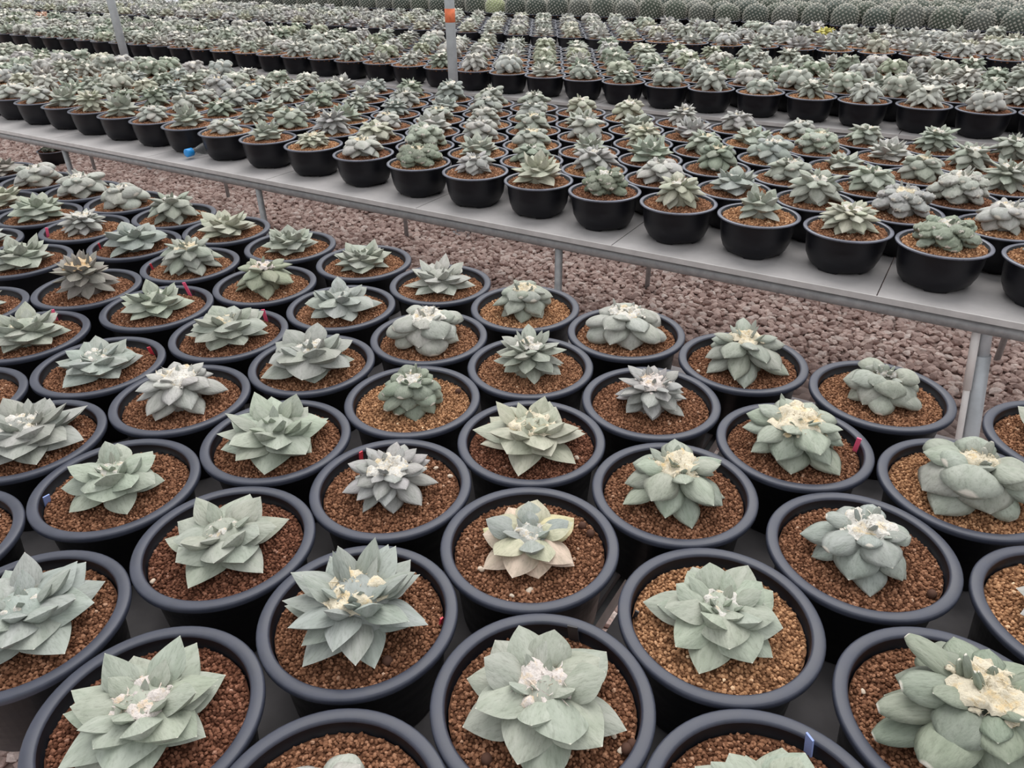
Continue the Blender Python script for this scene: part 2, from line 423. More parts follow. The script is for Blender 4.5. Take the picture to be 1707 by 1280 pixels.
obj('lower_sleeve', mesh_of('lower_sleeve', *tube(rel(sb, TP2, 0), rel(lerp(zj+.03), TP2, zj+.03), .088*D, 20, .078*D), [MAT['pole']]), pr)
c0 = s_at(1633, TC2, zt); c1 = foot(1633, 531, 1601, 716, TC2)
pc = empty('conduit', (c0*D, TC2*D, 0)); tag(pc, 'thin white plastic conduit beside the thick grey support post', 'pipe')
def relc(f_): return ((c1-c0)*f_*D, 0, zt*(1-f_)*D)
obj('pipe', mesh_of('pipe', *tube(relc(1), relc(0), .034*D, 14), [MAT['pvc']]), pc)
obj('coupling', mesh_of('coupling', *tube(relc(.30), relc(0.02), .042*D, 14), [MAT['pvc']]), pc)

# ------------------------------------------------------------------ pots
def pot_large():
    h = .51
    prof = [(.0, .006), (.34, .006), (.355, 0), (.385, .0), (.395, .02), (.43, h-.10), (.445, h-.095), (.452, h-.045), (.492, h-.042), (.499, h-.034), (.5, h-.012), (.496, h-.004), (.488, h), (.447, h), (.439, h-.004), (.434, h-.014), (.429, h-.10), (.0, h-.105)]
    V, Fc = lathe(prof, 72)
    n = 72; mi = []
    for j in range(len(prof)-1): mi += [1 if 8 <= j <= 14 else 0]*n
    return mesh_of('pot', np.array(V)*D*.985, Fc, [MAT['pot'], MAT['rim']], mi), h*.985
def pot_bowl(n=56):
    h = .475; d = .945
    prof = [(.0, .03), (.26, .03), (.29, .0), (.325, .0), (.338, .025), (.378, .07), (.418, .16), (.44, .29), (.45, .43), (.455, .445), (.487, .45), (.5, .458), (.5, .468), (.492, .475), (.462, .475), (.452, .468), (.447, .42), (.0, .415)]
    def mod(j, r, z, a):
        if j in (2, 3): return r, (0 if math.cos(4*a) > -.2 else .03)
        if j in (4, 5): return r*(1+.02*math.cos(4*a)), z
        return r, z
    V, Fc = lathe(prof, n, mod); mi = []
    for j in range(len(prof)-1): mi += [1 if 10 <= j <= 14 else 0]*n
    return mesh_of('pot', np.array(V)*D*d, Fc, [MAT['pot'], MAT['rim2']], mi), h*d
POT1, PH1 = pot_large()
POT2, PH2 = pot_bowl()
POT3, _ = pot_bowl(28)
# soil
def soil_mesh(r, step, size, dome=.02):
    g = np.stack(np.meshgrid(np.arange(-r, r, step), np.arange(-r, r, step*.87)), -1)
    g[1::2, :, 0] += step/2
    g = g.reshape(-1, 2)+nrg.uniform(-.35, .35, (g.shape[0]*g.shape[1], 2))*step
    rr = np.hypot(g[:, 0], g[:, 1]); g = g[rr < r-.008]; rr = rr[rr < r-.008]
    z = dome*(1-(rr/r)**2)+nrg.uniform(-.3, .5, len(g))*size
    v, f = rocks(np.concatenate([g, z[:, None]], 1), nrg.uniform(.75, 1.3, len(g))*size, .1)
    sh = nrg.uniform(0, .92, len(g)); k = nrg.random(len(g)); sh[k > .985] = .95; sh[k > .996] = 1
    dv, df = [], []
    prof = [(0.001, dome-.004), (r*.5, dome*.75-.004), (r, -.004)]
    dv, df = lathe(prof, 32)
    df = [q for q in df]
    V = np.concatenate([v, np.array(dv)])
    tris = np.array([t for q in df for t in ((q[0], q[1], q[2]), (q[0], q[2], q[3]))])+len(v)
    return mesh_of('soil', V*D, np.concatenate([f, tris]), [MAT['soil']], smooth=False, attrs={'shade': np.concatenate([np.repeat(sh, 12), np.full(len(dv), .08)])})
SOIL1 = [soil_mesh(.422, .0185, .0098) for _ in range(3)]
SOIL2 = [soil_mesh(.418, .025, .0135) for _ in range(2)]
SOIL3 = soil_mesh(.418, .055, .03)
SOILC = {'d': (.245, .118, .068), 'm': (.30, .152, .086), 'l': (.40, .215, .115), 'k': (.19, .082, .05)}

# ------------------------------------------------------------------ leaves (tubercles), unit length along x
def leaf_geo(kind, seed, nu=11, nv=6):
    r = np.random.default_rng(seed)
    us = np.concatenate([np.linspace(0, .972, nu-1)**.92, [1.0]])
    curl = {'P': .10, 'B': .06, 'R': -.06, 'F': -.12, 'W': -.04}[kind]+r.uniform(-.05, .05)
    V = []; W = []
    pk = r.uniform(.36, .46)
    ph = r.uniform(0, 6, 6)
    for u in us:
        if kind in 'PB':
            if u < pk: w = .30+.20*math.sin(u/pk*math.pi/2)
            else:
                x = (u-pk)/(1-pk); e = 1.35 if kind == 'P' else 1.9
                w = .5*(1-x**e)
            zt = (.21 if kind == 'P' else .29)*(1-u**2)*min(1, u*4+.3); zk = .46*(1-u**1.6)*min(1, .5+u*2)
            flat = 1.55
        elif kind in 'RW':
            w = .5*math.sqrt(max(0, 1-((u-.52)/.50)**2)) if u > .52 else .36+.14*math.sin(u/.52*math.pi/2)
            w = max(w*(1-.12*u**6), 0)
            zt = .30*math.sqrt(max(0, 1-(u*.98)**4))*min(1, u*2+.45); zk = .26*math.sqrt(max(0, 1-u**4)); flat = 2.0
        else:
            pk2 = .5
            if u < pk2: w = .34+.16*math.sin(u/pk2*math.pi/2)
            else: w = .5*(1-((u-pk2)/(1-pk2))**1.9)
            zt = .27*(1-u**2.6)*min(1, u*2+.5); zk = .24*(1-u**2.4); flat = 2.0
        w = max(w, .006)
        c = curl*u*u
        wig = .012*math.sin(u*9+ph[0])
        ring = []
        for i in range(nv+1):                       # top, left to right
            q = -1+2*i/nv
            z = c+zt*(1-abs(q)**flat)+.018*math.sin(7*u+ph[1]+3*q)*math.sin(5*q+ph[2])*(1-u)
            ring.append((u, q*w*(1+wig), z))
        nb = nv-2
        for i in range(1, nb+1):                    # bottom, right to left
            q = 1-2*i/(nb+1)
            ring.append((u, q*w, c-zk*(1-abs(q)**(1.15 if kind in 'PB' else 1.9))))
        V += ring
        tipw = float(u > .99)*(.8 if kind in 'PB' else 1)
        basew = np.clip((.10-u)/.1, 0, 1)*.8
        W += [max(tipw, basew)]*len(ring)
    if kind == 'W':
        V = [tuple(np.array(p)*(1, 1, 1)+np.array([0, 0, 1])*r.normal()*.035+np.array([0, 1, 0])*r.normal()*.012) for p in V]
    n = len(ring); Fc = []
    for j in range(nu-1):
        for i in range(n):
            k = (i+1) % n; Fc.append((j*n+i, j*n+k, (j+1)*n+k, (j+1)*n+i))
    Fc.append(tuple(range(n))[::-1]); Fc.append(tuple(range((nu-1)*n, nu*n)))
    Fc = [q[::-1] for q in Fc]
    sharp = []
    if kind in 'PB':
        for j in range(nu-1):
            for i in (0, nv): sharp.append((j*n+i, (j+1)*n+i))
    return np.array(V), Fc, np.array(W), sharp
LEAF = {}
for ki, kind in enumerate('PBRFW'):
    LEAF[kind] = []
    for s in range(5):
        V, Fc, W, sh = leaf_geo(kind, 100*ki+s, *((16, 10) if kind == 'W' else (11, 6)))
        LEAF[kind].append(mesh_of('leaf', V, Fc, [MAT['leaf']], attrs={'wool': W}, sharp=sh))
LEAF_LOW = {k: [leaf_geo(k, 500+i, 5, 4) for i in range(2)] for k in 'PBRFW'}
# wool crowns (radius about 1), three looks
def wool_geo(seed, k, low=False):
    """felted woolly crown: lumpy dome with a ragged outline, a few loose tufts and threads"""
    r = np.random.default_rng(seed); parts = []
    nr, na = (4, 9) if low else (13, 40)
    B = np.stack([r.uniform(-1, 1, 70), r.uniform(-1, 1, 70)], 1); A = r.uniform(-.26, .24, 70); Sg = r.uniform(.07, .17, 70)
    edge = 1+.16*np.sin(np.arange(na)*2*math.pi/na*3+r.uniform(0, 6))+r.normal(size=na)*.08
    V = [(0, 0, .2)]
    for i in range(1, nr+1):
        for j in range(na):
            a = 2*math.pi*j/na; q = i/nr*(1+(edge[j]-1)*i/nr); x, y = q*math.cos(a), q*math.sin(a)
            z = .18*(1-(i/nr)**2.2)+(A*np.exp(-((x-B[:, 0])**2+(y-B[:, 1])**2)/(2*Sg**2))).sum()*(1 if i < nr else .3)+r.normal()*.018-(.16 if i == nr else 0)
            V.append((x, y, z))
    Fc = [(0, 1+j, 1+(j+1) % na) for j in range(na)]
    for i in range(nr-1):
        for j in range(na):
            a, b_ = 1+i*na+j, 1+i*na+(j+1) % na; c, d = a+na, b_+na; Fc += [(a, c, d), (a, d, b_)]
    parts.append((np.array(V), np.array(Fc)))
    if not low:
        BV, BF = IC2_V, IC2_F
        for i in range(k):                           # loose tufts in the leaf axils
            a = r.uniform(0, 6.28); rr = r.uniform(.85, 1.15)
            v = BV*(1+r.normal(size=(len(BV), 1))*.3)*np.array([.15, .15, .09])*r.uniform(.5, 1.0)+np.array([rr*math.cos(a), rr*math.sin(a), -.35*rr+.12])
            parts.append((v, BF))
        for i in range(50):                          # curled threads
            a = r.uniform(0, 6.28); rr = r.uniform(.1, 1.1); c = np.array([rr*math.cos(a), rr*math.sin(a), .16-.2*rr*rr])
            d = r.normal(size=3)*np.array([.2, .2, .06])+np.array([0, 0, .2]); e = np.cross(d, r.normal(size=3)); e *= .024/np.linalg.norm(e)
            m_ = c+d*.6+r.normal(size=3)*.03
            parts.append((np.array([c-e, c+e, m_+e, m_-e, c+d+np.array([.05, 0, -.02])]), np.array([(0, 1, 2), (0, 2, 3), (3, 2, 4)])))
    V = np.concatenate([p[0] for p in parts]); k0 = 0; Fl = []
    for v, f in parts: Fl.append(f+k0); k0 += len(v)
    return V, np.concatenate(Fl)
WOOL = [mesh_of('wool', *wool_geo(s, 10+2*s), [MAT['wool']], smooth=True) for s in range(4)]
def stem_mesh():
    V, Fc = lathe([(.42, 0), (.46, .25), (.40, .55), (.26, .8), (.05, .9)], 20)
    Fc.append(tuple(range(80, 100)))
    return mesh_of('cactus_body', V, Fc, [MAT['leaf']], attrs={'wool': np.zeros(len(V))})
STEM = stem_mesh()
# rings: (tip_r, tip_z, base_r, base_z, width) as fractions of plant radius
RINGS = {
 'P': [(1.0, .04, .18, .20, .70), (1.0, .26, .20, .30, .72), (.84, .50, .24, .36, .62), (.62, .74, .28, .40, .46), (.40, .74, .20, .44, .28)],
 'B': [(1.0, .03, .18, .22, .68), (.98, .25, .20, .34, .72), (.84, .52, .24, .40, .66), (.62, .74, .28, .42, .50), (.40, .72, .20, .44, .30)],
 'R': [(.95, .05, .25, .26, .66), (.98, .24, .24, .38, .72), (.86, .46, .24, .48, .68), (.66, .62, .26, .52, .50), (.42, .66, .18, .50, .26)],
 'F': [(.97, .03, .22, .26, .58), (1.0, .22, .22, .40, .60), (.90, .46, .24, .48, .56), (.68, .68, .26, .50, .44), (.42, .70, .18, .50, .24)],
 'S': [(.92, .05, .22, .24, .48), (.97, .24, .22, .36, .48), (.90, .48, .24, .44, .44), (.70, .68, .26, .50, .36), (.46, .72, .20, .50, .22)],
}
KIND = {'P': 'P', 'B': 'B', 'R': 'R', 'F': 'F', 'S': 'F', 'W': 'W'}
RINGS['W'] = RINGS['R']
DEF_N = {'P': (5, 6, 5, 5, 4), 'B': (5, 5, 5, 4, 3), 'R': (6, 5, 5, 4, 3), 'F': (6, 6, 6, 5, 3), 'S': (8, 9, 8, 7, 5), 'W': (6, 6, 6, 5, 3)}
def leaves_of(style, R, H, phase, ns, rnd, wide=1.0):
    """list of (matrix 4x4 in plant space scaled by R*D, mesh kind)"""
    out = []
    for k, n in enumerate(ns):
        tr, tz, br, bz, w = RINGS[style][k]
        for i in range(n):
            a = math.radians(phase[k] if isinstance(phase, (list, tuple)) else phase+k*180/max(n, 1)+(k*13))+2*math.pi*i/n+rnd.uniform(-.13, .13)
            jr = rnd.uniform(.82, 1.08); jz = rnd.uniform(-.08, .08)
            tip = Vector((tr*jr*math.cos(a), tr*jr*math.sin(a), max(.03, (tz+jz))*H))
            a2 = a+rnd.uniform(-.15, .15)
            base = Vector((br*math.cos(a2), br*math.sin(a2), bz*H))
            x = tip-base; Ln = x.length; x.normalize()
            y = Vector((-math.sin(a), math.cos(a), 0)); y = (y-x*y.dot(x)).normalized()
            y = (Matrix.Rotation(rnd.uniform(-.28, .28), 3, x) @ y)
            z = x.cross(y)
            ww = w*wide*rnd.uniform(.80, 1.10); th = ww*(.92 if style in 'RFW' else .82)
            m4 = Matrix(((x.x*Ln, y.x*ww, z.x*th, base.x), (x.y*Ln, y.y*ww, z.y*th, base.y), (x.z*Ln, y.z*ww, z.z*th, base.z), (0, 0, 0, 1)))
            out.append((m4, k))
    return out
def place(name, mesh, parent, m4, color):
    o = bpy.data.objects.new(name, mesh); COL.objects.link(o); o.parent = parent
    o.matrix_basis = m4; o.color = (*color, 1); return o
TINT = {'g': (.395, .415, .360), 'b': (.375, .405, .375), 'y': (.43, .44, .32), 'k': (.235, .26, .20), 'w': (.465, .47, .43), 'l': (.42, .415, .405), 'n': (.33, .30, .26), 'm': (.40, .435, .365), 'c': (.475, .475, .385)}
def jig(c, rnd, a=.07):
    k = 1+rnd.uniform(-a, a); return tuple(min(1, x*k*(1+rnd.uniform(-.025, .025))) for x in c)
WOOLC = {'w': (.95, .92, .86), 'c': (.95, .86, .68), 'o': (.95, .74, .50), 'g': (.66, .64, .60), 'p': (.95, .87, .83)}
def detailed_plant(root, z, style, R, H, phase, ns, tint, wool, wsize, seed, off=(0, 0), wide=1.0, outer=None, tilt=0, kind=None):
    rnd = random.Random(seed); kind = kind or KIND[style]
    pool = LEAF['R'][:3]+LEAF['F'] if kind == 'R' else LEAF[kind]
    body = obj('cactus', STEM, root, (off[0]*D, off[1]*D, z), jig(tint, rnd))
    body.scale = (R*D, R*D, R*D*H*.62); body.rotation_euler = (0, math.radians(tilt), 0)
    sc = Matrix.Diagonal((1, 1, 1/(H*.62), 1))
    for m4, k in leaves_of(style, R, H, phase, ns, rnd, wide):
        c = tint
        if outer and k < 2: c = outer[(k+rnd.randrange(2)) % len(outer)]
        if outer and k == 2: c = tuple((a+b_)/2 for a, b_ in zip(tint, outer[0]))
        place('leaf', rnd.choice(pool), body, sc @ m4, jig(c, rnd))
    inner = RINGS[style][4]                     # youngest leaf tips standing up through the wool
    for i in range(rnd.randint(3, 5)):
        a = rnd.uniform(0, 6.28); b0 = rnd.uniform(.02, .75)*wsize; L_ = rnd.uniform(.16, .30)
        base = Vector((b0*math.cos(a), b0*math.sin(a), (inner[3]+.02)*H))
        x = Vector((.35*math.cos(a), .35*math.sin(a), 1)).normalized(); y = Vector((-math.sin(a), math.cos(a), 0)); z_ = x.cross(y); ww = rnd.uniform(.10, .17)
        Ln = L_*H
        m4 = Matrix(((x.x*Ln, y.x*ww, z_.x*ww, base.x), (x.y*Ln, y.y*ww, z_.y*ww, base.y), (x.z*Ln, y.z*ww, z_.z*ww, base.z), (0, 0, 0, 1)))
        place('leaf', rnd.choice(LEAF[KIND[style]]), body, sc @ m4, jig(tuple(c_*.9 for c_ in tint), rnd))
    w = wsize
    w *= 1.0; zt = (RINGS[style][3][3]+.085)*H
    m4 = Matrix.Translation((0, 0, zt)) @ Matrix.Rotation(rnd.uniform(0, 6), 4, 'Z') @ Matrix.Diagonal((w, w, w*.7, 1))
    place('wool', rnd.choice(WOOL), body, sc @ m4, wool)
    return body
TAGM = mesh_of('plant_tag', *box(-.001, .001, -.5, .5, -.25, 1), [MAT['pink']], smooth=False)
TAGS = {}
for k in ('pink', 'red', 'blue', 'black_tag'):
    me = TAGM.copy(); me.materials.clear(); me.materials.append(MAT[k]); TAGS[k] = me
def add_tag(root, z, phi, color, r=.405, h=.10, w=.028, lean=.12):
    a = math.radians(phi)
    o = obj('plant_tag', TAGS[color], root, (r*D*math.cos(a), r*D*math.sin(a), z))
    o.scale = (1, w*D, h*D); o.rotation_euler = (rng.uniform(-.2, .2), lean, rng.uniform(-.7, .7))
    o['label'] = {'pink': 'narrow pink plastic tag', 'red': 'narrow dark red plastic tag', 'blue': 'pale blue plastic tag', 'black_tag': 'black plastic tag'}[color]
PEB = mesh_of('clay_pebble', IC2_V, IC2_F, [MAT['pebble']])
PER = mesh_of('pale_stone', IC2_V*(1+nrg.normal(size=(len(IC2_V), 1))*.12), IC2_F, [MAT['perlite']])
def face_angle(s, t): return math.atan2(-t, -s)

# ------------------------------------------------------------------ nearest bench: one entry per pot, as seen in the photograph
# id, s, t, style, R, H, phase, counts, tint, wool, wool size, soil, label, extras
N_ = None
BLOCK1 = [
 ('Z', -2.427, .879, 'P', .345, .85, -20, (7, 7, 6, 5, 4), 'm', 'p', .34, 'k', 'large pale streaky rosette cactus with pinkish buds, in the bottom left pot', {}),
 ('AB', -3.426, .932, 'P', .36, .8, 15, (5, 6, 5, 5, 4), 'b', 'w', .24, 'd', 'grey-green rosette cactus cut by left photo edge, second pot above the bottom left corner', {'off': (0, .02)}),
 ('AC', -1.454, .965, 'R', .27, .9, 10, (5, 6, 5, 4, 3), 'w', 'w', .22, 'd', 'pale rounded cactus half cut by bottom photo edge, right of the bottom left pot', {'pale': [(150, .3)]}),
 ('AK', -.03, 1.83, 'B', .33, .8, 0, (5, 5, 5, 4, 3), 'm', 'w', .2, 'd', 'cactus cut by bottom photo edge in the pot with the pale blue tag', {'tags': [(172, 'blue', .13, .042)]}),
 ('AI', .541, 2.652, 'R', .40, 1.05, 5, (8, 8, 8, 6, 4), 'k2', 'c', .34, 'd', 'big lumpy green cactus with white dots and yellow wool, bottom right corner', {'off': (.03, .06), 'pale': [(-75, .36)], 'wide': .72}),
 ('AE', -1.017, 1.82, 'B', .36, .85, 0, (5, 5, 4, 4, 3), 'g2', 'p', .36, 'd', 'broad smooth-leaved cactus with white woolly heart, bottom centre pot with black tag', {'tags': [(158, 'black_tag', .12, .05)], 'peb': [(-42, .34), (62, .40), (66, .415)], 'pale': [(60, .38), (68, .33)]}),
 ('AF', -2.027, 1.794, 'P', .40, 1.0, 8, (6, 7, 7, 6, 5), 'b', 'c', .36, 'd', 'tall spiky cactus with long pointed leaves and yellowish wool, lower left of centre', {'peb': [(18, .3)], 'tags': [(70, 'red', .05, .02)], 'wide': .74}),
 ('AH', -.492, 2.635, 'B', .33, .85, -10, (5, 6, 5, 5, 5), 'm', 'w', .28, 'l', 'wrinkled broad-leaved cactus in pale tan granules, right of bottom centre', {'tags': [(-78, 'black_tag', .06, .02)]}),
 ('AD', -1.586, 2.651, 'B', .30, .85, 5, (6, 5, 5, 4, 3), 'b', 'w', .26, 'd', 'variegated cactus with cream yellow and pinkish outer leaves', {'outer': [(.62, .58, .36), (.62, .50, .40)], 'peb': [(110, .37), (122, .36)], 'pale': [(0, .3), (-15, .35), (-60, .3)]}),
 ('AG', .013, 3.511, 'R', .31, .95, 12, (6, 6, 6, 5, 4), 'b', 'w', .42, 'd', 'rounded blue-grey cactus with big white wool crown, lower right', {'peb': [(75, .38)]}),
 ('P6', -2.53, 2.652, 'S', .285, .95, 0, (8, 9, 8, 7, 5), 'l', 'w', .42, 'd', 'dense grey cactus of many small points and white wool, red tag behind it', {'tags': [(205, 'red', .09, .026)], 'pale': [(130, .3), (120, .34), (100, .38)]}),
 ('P7', -1.036, 3.474, 'F', .34, .95, 20, (6, 6, 6, 5, 3), 'm', 'c', .38, 'd', 'plump green cactus with large cream bud clump, pink tag behind it', {'tags': [(172, 'pink', .10, .028)]}),
 ('AA', -3.015, 1.791, 'P', .34, .8, 25, (5, 5, 5, 4, 3), 'g', 'w', .24, 'k', 'flat grey-green star cactus with broad pointed leaves above the bottom left pot', {'pale': [(-80, .4), (-50, .41)]}),
 ('F', -4.056, 1.802, 'B', .31, .95, -5, (5, 5, 5, 4, 3), 'm', 'w', .28, 'd', 'broad rounded-leaf cactus in the pot with lavender tag at left', {'tags': [(-110, 'blue', .06, .04)], 'wide': 1.1}),
 ('E', -3.537, 2.637, 'P', .385, .85, -25, (6, 6, 6, 5, 4), 'm', 'w', .16, 'd', 'large pale green star cactus with open leafy centre, left of centre', {}),
 ('S', -2.048, 3.47, 'P', .375, .9, -15, (6, 6, 5, 4, 2), 'c', 'c', .36, 'k', 'yellowish green star cactus with cream bud heart, centre of photo', {'wide': .95, 'pale': [(65, .33)]}),
 ('R', -3.057, 3.524, 'R', .255, 1.15, 0, (9, 9, 8, 6, 4), 'k2', 'w', .36, 'l', 'small dark ball-shaped cactus of round knobs in pale tan granules', {'peb': [(-2, .39), (108, .36)]}),
 ('T', -1.558, 4.351, 'S', .285, 1.0, 10, (7, 8, 8, 7, 5), 'l', 'p', .42, 'd', 'dusty grey dense cactus with small white tips, right of the centre star', {}),
 ('W', -.546, 4.335, 'F', .365, .9, 0, (7, 7, 7, 5, 3), 'm', 'c', .46, 'd', 'plump triangular-leaved cactus with white tips and cream crown, tall pink tag at its right', {'tags': [(112, 'pink', .12, .03)]}),
 ('X', .453, 4.42, 'R', .35, .95, -25, (5, 6, 5, 4, 3), 'g', 'c', .28, 'l', 'big smooth rounded cactus with cream wool in mixed pale grit, right photo edge', {'off': (0, .02), 'wide': 1.25}),
 ('AJ', 1.022, 3.583, 'P', .33, .8, 30, (5, 5, 5, 4, 3), 'l', 'w', .22, 'l', 'cactus in pale granules cut by right photo edge, above the lumpy corner cactus', {}),
 ('Y', .99, 5.273, 'P', .36, .85, 30, (5, 6, 5, 4, 3), 'g', 'w', .22, 'm', 'pointed cactus cut by right photo edge, just right of the thick support post', {}),
 ('V', -.152, 5.288, 'R', .29, 1.0, 5, (6, 6, 5, 4, 3), 'g', 'g', .2, 'm', 'smooth round-leaved grey cactus left of the thick support post', {'wide': 1.2, 'tags': [(-15, 'red', .03, .05)]}),
 ('U', -1.159, 5.262, 'F', .345, 1.0, 15, (6, 7, 6, 5, 3), 'g', 'c', .34, 'd', 'plump pointed cactus with yellowish wool at the back edge, second left of the post', {'pale': [(-5, .36), (-20, .38), (20, .37), (-60, .36)]}),
 ('O', -2.164, 5.236, 'R', .33, .95, 5, (6, 6, 6, 4, 3), 'w', 'w', .40, 'm', 'pale rounded cactus with white woolly crown at the back edge, third left of the post', {'wide': 1.1, 'tags': [(150, 'red', .07, .02)]}),
 ('N', -3.157, 5.262, 'R', .285, 1.1, -10, (7, 7, 7, 5, 3), 'g', 'c', .34, 'l', 'compact dome cactus with cream crown at the back edge, fourth left of the post', {}),
 ('M', -4.126, 5.33, 'P', .345, .9, 20, (6, 5, 5, 5, 3), 'w', 'w', .2, 'm', 'open pale star cactus at the back edge, fifth left of the post', {'wide': .9}),
 ('P', -3.546, 4.349, 'R', .335, .95, 0, (6, 6, 5, 4, 3), 'w', 'w', .42, 'm', 'pale grey plump cactus with flat white woolly top, behind the small knobbly ball', {'wide': 1.15}),
 ('Q', -2.566, 4.384, 'S', .31, 1.05, 0, (7, 8, 8, 6, 4), 'g', 'w', .32, 'm', 'dense wrinkled dark grey cactus of many points behind the yellowish centre star', {}),
 ('n11', -4.61, 4.45, 'B', .335, .9, 10, (5, 5, 5, 4, 3), 'b', 'w', .2, 'm', 'upright broad-leaved cactus behind the big layered grey cactus', {'wide': .95}),
 ('n10', -5.17, 5.40, 'P', .33, .85, 0, (6, 7, 6, 5, 4), 'g', 'w', .24, 'm', 'open grey-green rosette at the back edge, sixth left of the post', {}),
 ('n8', -6.20, 5.36, 'P', .325, .95, 30, (7, 7, 6, 5, 4), 'g', 'w', .22, 'm', 'dense upright rosette at the back edge, seventh left of the post', {}),
 ('H', -5.624, 4.464, 'F', .31, 1.05, 0, (5, 6, 6, 4, 3), 'y2', 'p', .34, 'm', 'greenish drooping finger-leaved cactus with pinkish wool', {}),
 ('L', -4.07, 3.55, 'B', .375, .95, 5, (5, 6, 5, 5, 3), 'l2', 'w', .28, 'm', 'big layered grey cactus with broad folded leaves, behind the pale green star', {'wide': 1.05}),
 ('C', -5.074, 3.56, 'B', .34, .95, 20, (6, 6, 6, 4, 3), 'g', 'c', .26, 'd', 'layered cactus of broad grey leaves with bright pink tag at its right shoulder', {'tags': [(125, 'pink', .13, .03)]}),
 ('D', -6.10, 3.60, 'P', .32, .95, 15, (5, 5, 5, 4, 3), 'm', 'w', .26, 'd', 'green star cactus with upright leaves, tall pink tag at its right', {'tags': [(130, 'pink', .15, .03)]}),
 ('B', -4.547, 2.682, 'F', .32, .95, 30, (6, 7, 6, 6, 4), 'w2', 'w', .42, 'd', 'dusty whitish cactus with blunt white-tipped leaves, pink tag on its front rim', {'tags': [(-35, 'pink', .04, .045)]}),
 ('A', -5.536, 2.642, 'P', .345, .75, 20, (5, 6, 5, 5, 3), 'b', 'w', .30, 'd', 'flat grey star cactus with red tag against right rim, left side', {'tags': [(100, 'red', .08, .026)]}),
 ('I', -4.984, 1.791, 'P', .385, .85, 0, (7, 7, 7, 6, 4), 'l2', 'w', .36, 'd', 'wide layered grey rosette cut by left photo edge, with white bud heart', {}),
 ('J', -6.574, 2.657, 'P', .365, .85, 15, (6, 6, 6, 5, 4), 'g', 'c', .26, 'd', 'grey layered rosette cut by left photo edge, pink tag behind it', {'tags': [(140, 'pink', .12, .03)]}),
 ('n14', -5.98, 1.80, 'P', .30, .7, 0, (5, 5, 5, 4, 3), 'g', 'w', .2, 'd', 'pot mostly outside left photo edge, only a leaf tip and soil in view', {}),
 ('K', -7.089, 3.515, 'S', .30, 1.35, 0, (8, 8, 8, 7, 5), 'n2', 'o', .42, 'd', 'tall brownish grey layered cactus with orange cream heart', {}),
 ('G', -6.72, 4.446, 'F', .32, 1.05, 15, (7, 8, 8, 6, 4), 'g', 'c', .36, 'm', 'plump finger-leaved cactus with many pointed knobs and pale crown', {'tags': [(-115, 'red', .08, .02)]}),
 ('n9', -7.774, 4.55, 'B', .37, .9, 20, (5, 5, 5, 4, 3), 'b', 'w', .2, 'd', 'open star cactus of bent broad leaves left of the knobby finger-leaved cactus', {'tags': [(-120, 'red', .08, .02)]}),
 ('n12', -8.40, 3.62, 'P', .37, .9, 15, (5, 6, 5, 4, 3), 'g', 'w', .2, 'd', 'sharp-leaved star cactus at left, beside the tall brownish layered one', {}),
 ('n13', -7.60, 2.72, 'P', .33, .8, 0, (5, 5, 5, 4, 3), 'g', 'w', .2, 'd', 'pot at left photo edge in front of the brownish layered cactus, mostly cut off', {}),
 ('n6', -8.828, 4.59, 'S', .285, .95, 0, (7, 8, 7, 6, 4), 'w2', 'w', .38, 'm', 'whitish grey compact cactus with pink tag at its left', {'tags': [(-100, 'pink', .12, .03)]}),
 ('n7', -7.26, 5.36, 'P', .37, .85, 25, (5, 5, 5, 5, 3), 'c', 'c', .22, 'm', 'pale slender-leaved star cactus at the back edge, eighth left of the post', {'wide': .9}),
 ('n5', -8.259, 5.419, 'F', .335, 1.05, 10, (6, 7, 6, 5, 3), 'g', 'w', .24, 'm', 'plump pointed-knob cactus at the back edge, ninth left of the post', {}),
 ('n4', -9.78, 4.617, 'B', .35, 1.0, 5, (6, 6, 5, 5, 3), 'm', 'w', .2, 'm', 'broad-leaved layered green cactus at left, below two rounded pale cacti', {}),
 ('n3', -9.33, 5.46, 'R', .31, 1.0, 10, (5, 5, 4, 3, 2), 'w', 'w', .24, 'm', 'smooth pale cactus of few swollen leaves at the back edge, tenth left of the post', {'wide': 1.35}),
 ('n2', -10.30, 5.50, 'R', .36, .9, 0, (6, 7, 6, 5, 3), 'w', 'w', .28, 'm', 'pale pebble-leaved cactus at the back edge, eleventh left of the post', {}),
 ('n1', -11.35, 5.46, 'R', .35, .9, 20, (5, 6, 5, 4, 3), 'w', 'w', .26, 'm', 'pale rounded cactus at the back edge, twelfth left of the post', {'wide': 1.1}),
 ('n15', -12.45, 5.50, 'P', .35, .8, 0, (6, 6, 5, 4, 3), 'n2', 'w', .22, 'm', 'brownish grey cactus at left photo edge, last in the back row of the near bench', {}),
 ('n16', -10.82, 4.64, 'P', .36, .9, 0, (5, 6, 5, 4, 3), 'c', 'w', .2, 'm', 'pale leafy cactus cut by left photo edge, in front of the rounded pale cacti', {}),
 ('n17', -9.45, 3.66, 'P', .36, .8, 10, (5, 6, 5, 4, 3), 'b', 'w', .2, 'd', 'leaf tips at left photo edge beside the sharp-leaved star cactus', {}),
 ('n18', -4.46, .935, 'P', .28, .7, 10, (5, 5, 5, 4, 3), 'g', 'w', .2, 'd', 'pot at left photo edge of which only rim and soil show', {'pale': [(80, .34), (85, .30), (95, .37)]}),
]
TINT.update({'k2': (.29, .325, .26), 'g2': (.405, .43, .37), 'y2': (.37, .39, .295), 'l2': (.38, .39, .36), 'w2': (.48, .475, .45), 'n2': (.31, .29, .26), 'flower': (.62, .58, .16), 'rusty': (.55, .33, .24)})
PP = np.array([(e[1], e[2]) for e in BLOCK1])
